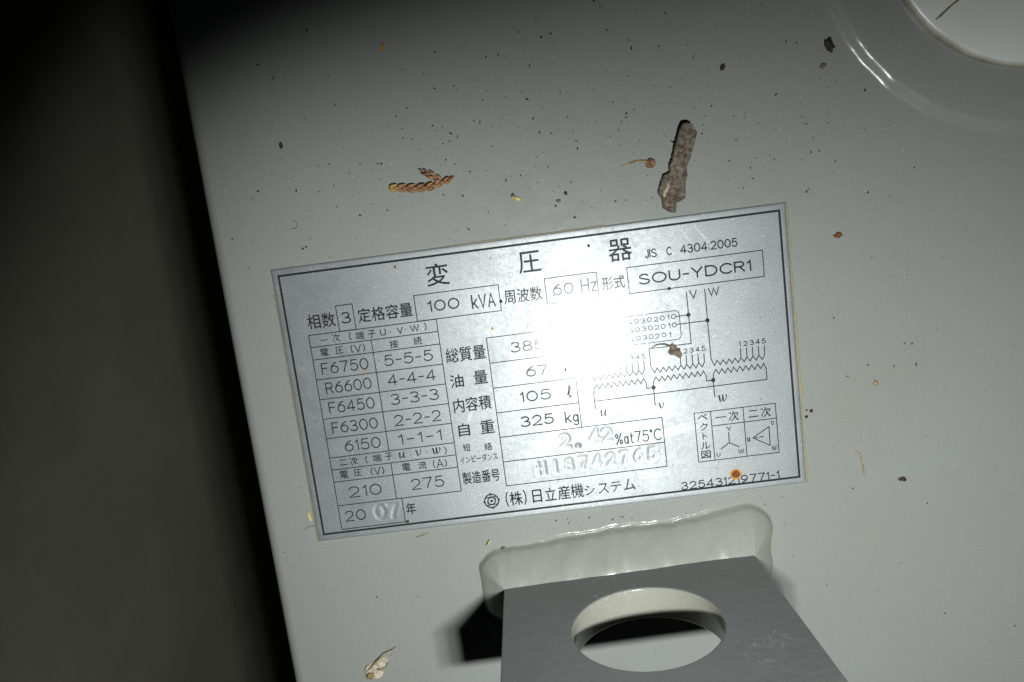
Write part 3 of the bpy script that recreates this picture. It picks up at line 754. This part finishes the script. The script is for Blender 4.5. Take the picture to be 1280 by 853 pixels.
def flake(name, outline, zfun, thick, mat, amp=.25, cuts=4, parent=None, freq=1.1, seed=0):
    """irregular slab from an outline: rough top, flat underside, jagged rim"""
    bm = bmesh.new()
    vs = [bm.verts.new((x, y, 0)) for x, y in outline]
    f = bm.faces.new(vs)
    if f.normal.z < 0: f.normal_flip()
    bmesh.ops.triangulate(bm, faces=bm.faces[:])
    for _ in range(cuts):
        bmesh.ops.subdivide_edges(bm, edges=[e for e in bm.edges if e.calc_length() > .5], cuts=1, use_grid_fill=False)
        bmesh.ops.triangulate(bm, faces=bm.faces[:])
    for v in bm.verts:
        if v.is_boundary:
            v.co.x += .16 * vnoise(v.co.x * 2.3, v.co.y * 2.3, seed); v.co.y += .16 * vnoise(v.co.x * 2.3, v.co.y * 2.3, seed + 9) + .12 * vnoise(v.co.x * 6, v.co.y * 6, seed + 4)
    top = {v: v.co.copy() for v in bm.verts}; bnd = {v for v in bm.verts if v.is_boundary}
    ret = bmesh.ops.duplicate(bm, geom=bm.verts[:] + bm.edges[:] + bm.faces[:])
    vm = ret['vert_map']
    for f in [g for g in ret['geom'] if isinstance(g, bmesh.types.BMFace)]: f.normal_flip()
    rim_edges = [e for e in bm.edges if e.is_boundary and e.verts[0] in bnd and e.verts[1] in bnd and e.verts[0] in top]
    for v in top:
        x, y = v.co.x, v.co.y; zb = zfun(x, y); q = vm[v]
        nz = amp * (vnoise(x * freq, y * freq, seed) + .6 * vnoise(x * freq * 2.6, y * freq * 2.6, seed + 3) + .35 * vnoise(x * freq * 6, y * freq * 6, seed))
        q.co.z = zb; v.co.z = zb + (thick * .55 if v in bnd else thick) + nz * (.5 if v in bnd else 1)
        if v.co.z < zb + .05: v.co.z = zb + .05
    for e in rim_edges:
        a, b_ = e.verts
        try: bm.faces.new((a, b_, vm[b_], vm[a]))
        except Exception: pass
    bmesh.ops.recalc_face_normals(bm, faces=bm.faces)
    return bm_obj(name, bm, mat, parent)

# strip of bark
BK = [(41.75, 58.61), (43.0, 58.68), (44.02, 58.1), (44.41, 57.29), (45.07, 55.99), (44.41, 53.95), (43.45, 51.95), (43.0, 50.48), (42.45, 49.63), (41.66, 47.89), (41.64, 46.05), (40.97, 43.98), (40.74, 41.53), (40.47, 40.32), (39.34, 40.0), (38.2, 39.68), (38.24, 38.43), (37.81, 37.23), (36.58, 37.55), (34.81, 38.88), (34.75, 41.38), (34.33, 41.9), (33.94, 42.73), (34.78, 44.79), (35.76, 46.82), (37.39, 47.38), (37.55, 49.05), (38.32, 50.48), (39.41, 53.7), (40.41, 56.0), (41.04, 57.73)]
def lift(x, y):   # bring the outline back to where a raised piece is seen from the lens
    return max(0, (y - 41) / 17.5)
BKs = []
for x, y in BK:
    h = 1.2 + 2.6 * lift(x, y)
    k = 1 - h / 182
    BKs.append((-1.86 + (x + 1.86) * k, 36.5 + (y - 36.5) * k))
bark = tag(empty('bark_fragment', (39, 47, Z0)), 'rough brown strip of dry bark with a ragged edge lying above the nameplate', 'bark')
flake('bark_strip', BKs, lambda x, y: Z0 + .02 + 2.3 * lift(x, y) ** 1.2, 1.25, M['bark'], .3, 5, bark, 1.2, 2)
flake('torn_splinter', [(36.3, 44.9), (36.9, 45.2), (36.8, 44.2), (36.2, 43.0), (35.3, 41.5), (34.7, 41.7), (35.1, 43.0), (35.7, 43.9)], lambda x, y: Z0 + 1.15 + .1 * lift(x, y), .45, M['bark_pale'], .15, 3, bark, 1.5, 5)

# forked cedar twig: rows of overlapping scale leaves
tw = [(-30.9, 52.3), (-28.9, 52.0), (-26.6, 51.65), (-24.2, 51.4), (-21.9, 51.4), (-19.7, 51.9), (-17.6, 52.3)]
br = [(-19.6, 53.0), (-21.2, 54.1), (-22.7, 55.0)]
V, F = [], []
def leaf(x, y, z, ang, L, W, T_, tilt):
    n0 = len(V); nu, nv = 9, 8
    for i in range(nu + 1):
        t = i / nu; r = math.sin(math.pi * min(1, t ** .8)) ** .75 if 0 < t < 1 else 0
        r *= 1 - .15 * t
        for k in range(nv):
            a = 2 * math.pi * k / nv
            lx = (t - .5) * L; ly = W / 2 * r * math.cos(a); lz = T_ / 2 * r * math.sin(a) + t * tilt
            V.append((x + lx * math.cos(ang) - ly * math.sin(ang), y + lx * math.sin(ang) + ly * math.cos(ang), z + lz))
    for i in range(nu):
        for k in range(nv):
            a, b_ = n0 + i * nv + k, n0 + i * nv + (k + 1) % nv
            F.append((a, b_, b_ + nv, a + nv))
def row(pts, z0, Lr, Wr):
    n = len(pts)
    for i in range(n):
        p = Vector(pts[i]); q = Vector(pts[min(i + 1, n - 1)]); p0 = Vector(pts[max(i - 1, 0)])
        ang = math.atan2(q.y - p0.y, q.x - p0.x); s = .74 + .26 * math.sin(math.pi * min(1, i / (n - 1) * .8 + .2))
        nx_, ny_ = -math.sin(ang), math.cos(ang)
        for sgn in (1, -1):
            leaf(p.x + nx_ * .56 * sgn * s, p.y + ny_ * .56 * sgn * s, z0 + random.uniform(-.1, .1), ang + sgn * .30, Lr * s * random.uniform(.92, 1.1), Wr * s, 1.0 * s, .3)
        leaf(p.x + .95 * math.cos(ang), p.y + .95 * math.sin(ang), z0 + .42, ang + random.uniform(-.15, .15), Lr * .7 * s, Wr * .82 * s, .75 * s, .25)
row(tw, Z0 + .85, 2.75, 1.2)
row(br, Z0 + .75, 2.0, 1.0)
leaf(-16.3, 52.75, Z0 + .8, .35, 1.7, 1.0, .9, .2)
tub = (V, F)
twig = tag(mesh_obj('cedar_twig', V, F, M['cedar'], None, True), 'forked reddish brown cedar twig with overlapping scale leaves, above the title lettering', 'twig')

# tadpole-shaped seed
seed = tag(empty('winged_seed', (32.7, 50.0, Z0)), 'small round brown seed with a pale tapering tail left of the bark strip', 'seed')
blob('seed_body', 32.7, 50.0, Z0, 1.3, 1.15, .8, M['seed'], .3, .25, 3.1, 4, seed)
V, F = [], []
tube(V, F, [(31.9, 50.35, Z0 + .4), (30.9, 50.72, Z0 + .35), (29.6, 50.9, Z0 + .3), (28.4, 50.85, Z0 + .22), (27.0, 50.55, Z0 + .15), (25.6, 50.3, Z0 + .08)], [.5, .36, .3, .26, .17, .05])
mesh_obj('seed_tail', V, F, M['tan'], seed, True)

# papery husk near the bottom edge
hk = tag(empty('insect_husk', (-55, -74, Z0)), 'pale papery insect husk with a thin stalk on the grey paint near the bottom left', 'husk')
flake('husk_shell', [(-55.97, -72.68), (-54.46, -71.86), (-52.69, -71.19), (-51.53, -72.64), (-52.26, -73.74), (-53.74, -74.34), (-53.47, -76.16), (-54.79, -77.49), (-56.99, -77.34), (-58.24, -76.46), (-58.83, -74.9), (-57.73, -73.24)], lambda x, y: Z0 + .01 + .5 * (.5 + .5 * math.sin(x * 1.3 + y)), .35, M['husk'], .35, 4, hk, .9, 11)
V, F = [], []
tube(V, F, [(-49.0, -68.81, Z0 + .3), (-50.2, -69.43, Z0 + .45), (-52.54, -70.2, Z0 + .5), (-54.46, -71.86, Z0 + .8), (-56.3, -73.4, Z0 + 1.0), (-58.3, -75.0, Z0 + .6)], [.1, .14, .17, .22, .25, .18])
tube(V, F, [(-51.6, -72.5, Z0 + .7), (-52.4, -73.8, Z0 + .8), (-53.7, -74.6, Z0 + .9), (-55.0, -74.4, Z0 + .9)], [.12, .15, .16, .1])
mesh_obj('husk_stalk', V, F, M['husk_dark'], hk, True)
blob('husk_body', -57.0, -76.0, Z0 + .5, 1.2, .9, .55, M['husk_dark'], .5, .5, 8.8, 3, hk)

# leaf crumb with a curled stalk lying on the winding diagram
lf = tag(empty('leaf_fragment', (34, 2.5, 0)), 'dry brown leaf scrap with a curled stalk stuck on the winding diagram', 'leaf')
flake('leaf_scrap', [(32.54, 4.57), (33.27, 4.66), (33.66, 5.03), (33.9, 4.45), (34.55, 4.31), (34.66, 3.62), (35.4, 3.22), (35.57, 2.47), (35.8, 1.77), (35.52, .71), (35.05, .83), (34.26, 1.36), (33.7, 1.74), (32.75, 1.86), (32.17, 2.67), (32.66, 3.33), (32.82, 3.8)], lambda x, y: .06, .3, M['bark'], .16, 4, lf, 1.6, 21)
V, F = [], []
tube(V, F, [(28.25, 4.21, .1), (28.58, 4.47, .2), (29.21, 4.81, .35), (29.83, 4.98, .45), (30.43, 4.99, .5), (31.61, 4.87, .4), (32.6, 4.45, .3)], [.05, .08, .1, .12, .13, .18, .25])
mesh_obj('leaf_stalk', V, F, M['soil_grey'], lf, True)

# rust spot eating through the drawing number
V, F = [], []
rp = tag(blob('rust_spot', 46.67, -31.69, .02, 1.02, .98, .22, M['rust'], 0, .18, 2.2, 3, plate), 'round rust spot over the drawing number')
n0 = 44; V = [(46.67, -31.69, .075)]
for k in range(n0):
    a = 2 * math.pi * k / n0; r = 1.42 + (.32 if k % 2 else -.12) * (.5 + abs(vnoise(k * 1.7, 3, 1))) + .25 * vnoise(math.cos(a) * 2, math.sin(a) * 2, 6)
    V.append((46.67 + r * math.cos(a), -31.69 + r * math.sin(a), .06))
F = [(0, 1 + k, 1 + (k + 1) % n0) for k in range(n0)]
ro = mesh_obj('rust_halo', V, F, M['rust_edge'], None)
ro.parent = rp

# single crumbs one can point to
def crumb(name, x, y, rx, ry, mat, label, cat='crumb', rot=0, seed=0, z=Z0, rz=None, group=None):
    return tag(blob(name, x, y, z, rx, ry, rz or min(rx, ry) * .6, M[mat], rot, .55, seed, 3), label, cat, group)
crumb('dirt_lump', 78.0, 72.0, 1.0, 1.45, 'soil', 'large black dirt lump beside the shiny raised collar', 'dirt', .3, 1)
crumb('dirt_lump', 76.3, 67.5, .75, .55, 'soil_grey', 'greyish dirt crumb just below the large black lump', 'dirt', .5, 2, rz=.2)
crumb('plant_crumb', -28.4, 85.7, .35, .95, 'rust_edge', 'orange plant crumb alone near the top edge', 'crumb', -.35, 3)
yc = tag(empty('bud_scale', (-1.2, 46.2, Z0)), 'pale yellow bud scale with a dark tip right of the cedar twig', 'bud')
blob('scale_blade', -1.0, 45.85, Z0, 1.25, .45, .35, M['yellow'], -.45, .4, 4, 3, yc)
blob('scale_tip', -1.85, 46.75, Z0, .42, .55, .32, M['soil_grey'], -.3, .4, 5, 3, yc)
crumb('straw_bit', -19.9, -42.55, .22, 1.0, 'yellow', 'yellow bit of straw below the maker emblem', 'straw', -.55, 6)
crumb('straw_splinter', -20.25, -42.35, .09, .95, 'soil', 'thin black splinter lying along the yellow straw bit', 'splinter', -.62, 61, rz=.3)
crumb('dirt_chip', -16.5, -44.4 - .3, .85, .55, 'soil_grey', 'flat grey brown chip at the left shoulder of the weld', 'dirt', .6, 7)
crumb('rust_flake', 77.2, 26.6, .95, .6, 'rust', 'dark red rust flake on grey paint right of the nameplate top', 'flake', .1, 8)
crumb('grit_grain', 66.2, -18.8, .42, .34, 'soil', 'lowest black grain of the three beside the nameplate right edge', 'grit', 0, 9)
crumb('grit_grain', 66.3, -17.1, .32, .28, 'soil_grey', 'upper left grain of the three beside the nameplate right edge', 'grit', 0, 10)
crumb('grit_grain', 67.5, -17.4, .42, .38, 'soil', 'right hand grain of the three beside the nameplate right edge', 'grit', .6, 11)
crumb('dirt_chip', 24.9, -52.2, .55, .75, 'soil_grey', 'brown chip lodged on the crest of the weld bead', 'dirt', .4, 12, z=4.2)
crumb('soil_clod', 9.2, 44.0, .5, .42, 'soil_grey', 'brown dirt clod between the cedar twig and the bark strip', 'dirt', .2, 13)
crumb('soil_clod', 11.2, 45.6, .4, .5, 'soil', 'dark clod a little above and right of the brown clod', 'dirt', .2, 14)
crumb('soil_clod', -57.0, 66.1, .42, .75, 'soil', 'dark upright oval crumb on the shaded upper left of the tank', 'dirt', 0, 15)
crumb('soil_clod', 89.8, -38.7, .95, .55, 'soil', 'dark flattened crumb right of the nameplate lower corner', 'dirt', -.2, 16)
crumb('plant_crumb', 84.3, -12.2, .62, .6, 'tan', 'round tan crumb halfway up the paint right of the nameplate', 'crumb', 0, 17)
crumb('dirt_crumb', 52.35, 70.35, .75, .55, 'soil', 'dark oval crumb above and right of the bark strip', 'crumb', .9, 18)
crumb('rust_crumb', -33.5, 33.0, .25, .35, 'rust', 'tiny red brown rust fleck left of the title lettering', 'rust', .3, 19, z=0)
crumb('rust_crumb', -45.0, 7.8, .32, .24, 'rust_edge', 'orange rust fleck under the first voltage figure', 'rust', .3, 20, z=0)
crumb('rust_crumb', -11.3, 14.4, .26, .3, 'rust_edge', 'orange rust fleck under the kVA value box', 'rust', .3, 21, z=0)
crumb('soil_clod', -8.2, 21.0, .36, .42, 'soil', 'black dirt dot on the right line of the kVA box', 'dirt', .3, 22, z=0)
crumb('soil_clod', 34.2, 18.75, .42, .34, 'soil', 'black dirt dot on the lower line of the model box', 'dirt', .3, 23, z=0)
crumb('soil_clod', -40.4, -33.75, .42, .3, 'soil', 'dark dirt speck at the lower right corner of the year box', 'dirt', .3, 24, z=0)
crumb('soil_clod', 15.3, 32.0, .3, .36, 'soil', 'black dirt dot between the second and third title characters', 'dirt', .3, 25, z=0)
crumb('glue_blob', -66.2, -29.3, .42, 1.35, 'yellow', 'bright yellow glue blob at the lower left edge of the nameplate', 'glue', .1, 26)
crumb('grit_clod', 47.1, -58.5, .95, .75, 'soil', 'black grit clod caught at the right edge of the lug eye', 'dirt', .3, 27, z=30.0, rz=.8)

def hair(name, pts, r, mat, label):
    V, F = [], []
    tube(V, F, [(x, y, Z0 + .12 + .1 * math.sin(i)) for i, (x, y) in enumerate(pts)], [r * (.6 if i in (0, len(pts) - 1) else 1) for i in range(len(pts))], 6)
    return tag(mesh_obj(name, V, F, M[mat], None, True), label, 'fibre')
hair('plant_fibre', [(77.9, -29.8), (78.7, -29.9), (79.3, -30.7), (79.6, -32.5), (79.9, -34.5), (80.0, -36.6)], .19, 'tan', 'bent tan plant fibre right of the nameplate lower corner')
hair('dark_fibre', [(-59.9, -66.1 + 35), (-62, -30.7 - 1.3), (-64.5, -32.2), (-66.5, -31.9), (-68.2, -32.7)], .06, 'soil', 'thin dark fibre poking from the lower left of the nameplate')
hair('dark_fibre', [(-57.9, 45.8), (-56.8, 45.7), (-56.2, 46.4), (-56.4, 47.3), (-57.4, 47.7)], .07, 'soil_grey', 'curled grey fibre above the nameplate upper left corner')
hair('straw_fibre', [(-39.0, -38.6), (-37.2, -38.2), (-35.6, -37.9)], .12, 'tan', 'short straw fibre under the nameplate lower left side')

V, F = [], []
tube(V, F, [(109.2, 80.6, 3.6), (106.9, 77.5, 3.5), (104.6, 76.0, 3.5), (102.4, 74.3, 3.45), (101.4, 73.7, 3.4)], [.12, .3, .22, .28, .1], 6)
tag(mesh_obj('plant_fibre', V, F, M['tan'], None, True), 'brown plant fibre lying across the rim of the white cap', 'fibre')

# scattered dirt specks nobody would count
def specks(name, n, sampler, z, smin, smax, label, mats, wts):
    V, F, FM = [], [], []
    for _ in range(n):
        x, y = sampler()
        r = smin * (smax / smin) ** (random.random() ** 2.4)
        el = random.uniform(1, 2.2); an = random.uniform(0, math.pi); k = random.randint(5, 7)
        n0 = len(V); m = random.choices(range(len(mats)), wts)[0]
        if m == len(mats) - 1: r = min(r, smin * 2.0)
        for i in range(k):
            a = 2 * math.pi * i / k; q = r * random.uniform(.65, 1.2)
            px, py = q * math.cos(a) * el ** .5, q * math.sin(a) / el ** .5
            V.append((x + px * math.cos(an) - py * math.sin(an), y + px * math.sin(an) + py * math.cos(an), z + .004))
        V.append((x + random.uniform(-.2, .2) * r, y + random.uniform(-.2, .2) * r, z + r * random.uniform(.4, .8)))
        for i in range(k): F.append((n0 + i, n0 + (i + 1) % k, n0 + k)); FM.append(m)
    return tag(mesh_obj(name, V, F, None, None, False, mats, FM), label, 'dirt', kind='stuff')
def on_tank():
    while True:
        if random.random() < .62:
            x, y = random.gauss(8, 48), random.gauss(60, 17)
        else: x, y = random.uniform(-75, 150), random.uniform(-98, 110)
        if not (-76 < x < 155 and -100 < y < 115): continue
        if abs(x) < 66 and abs(y) < 37.2: continue
        if -26 < x < 58 and -80 < y < -41.5: continue
        if (x - CC.x) ** 2 + (y - CC.y) ** 2 < 55 ** 2: continue
        return x, y
def on_plate(): return random.uniform(-63.5, 63.5), random.uniform(-35, 35)
def by_weld(): return random.gauss(14, 16), random.uniform(-45.5, -37.6)
MS = [M['soil'], M['soil_grey'], M['tan'], M['white']]
specks('dirt_specks', 1500, on_tank, Z0, .06, .36, 'fine dark and pale dirt specks scattered over the grey paint', MS, (4, 5, 1.2, 1.1))
specks('dirt_specks', 60, by_weld, Z0, .08, .34, 'dirt specks between the nameplate and the weld bead', MS, (5, 4, 1, .5))
specks('dirt_specks', 230, on_plate, 0, .05, .24, 'fine dirt specks scattered over the aluminium nameplate', MS, (5, 3, 1, 1.2))
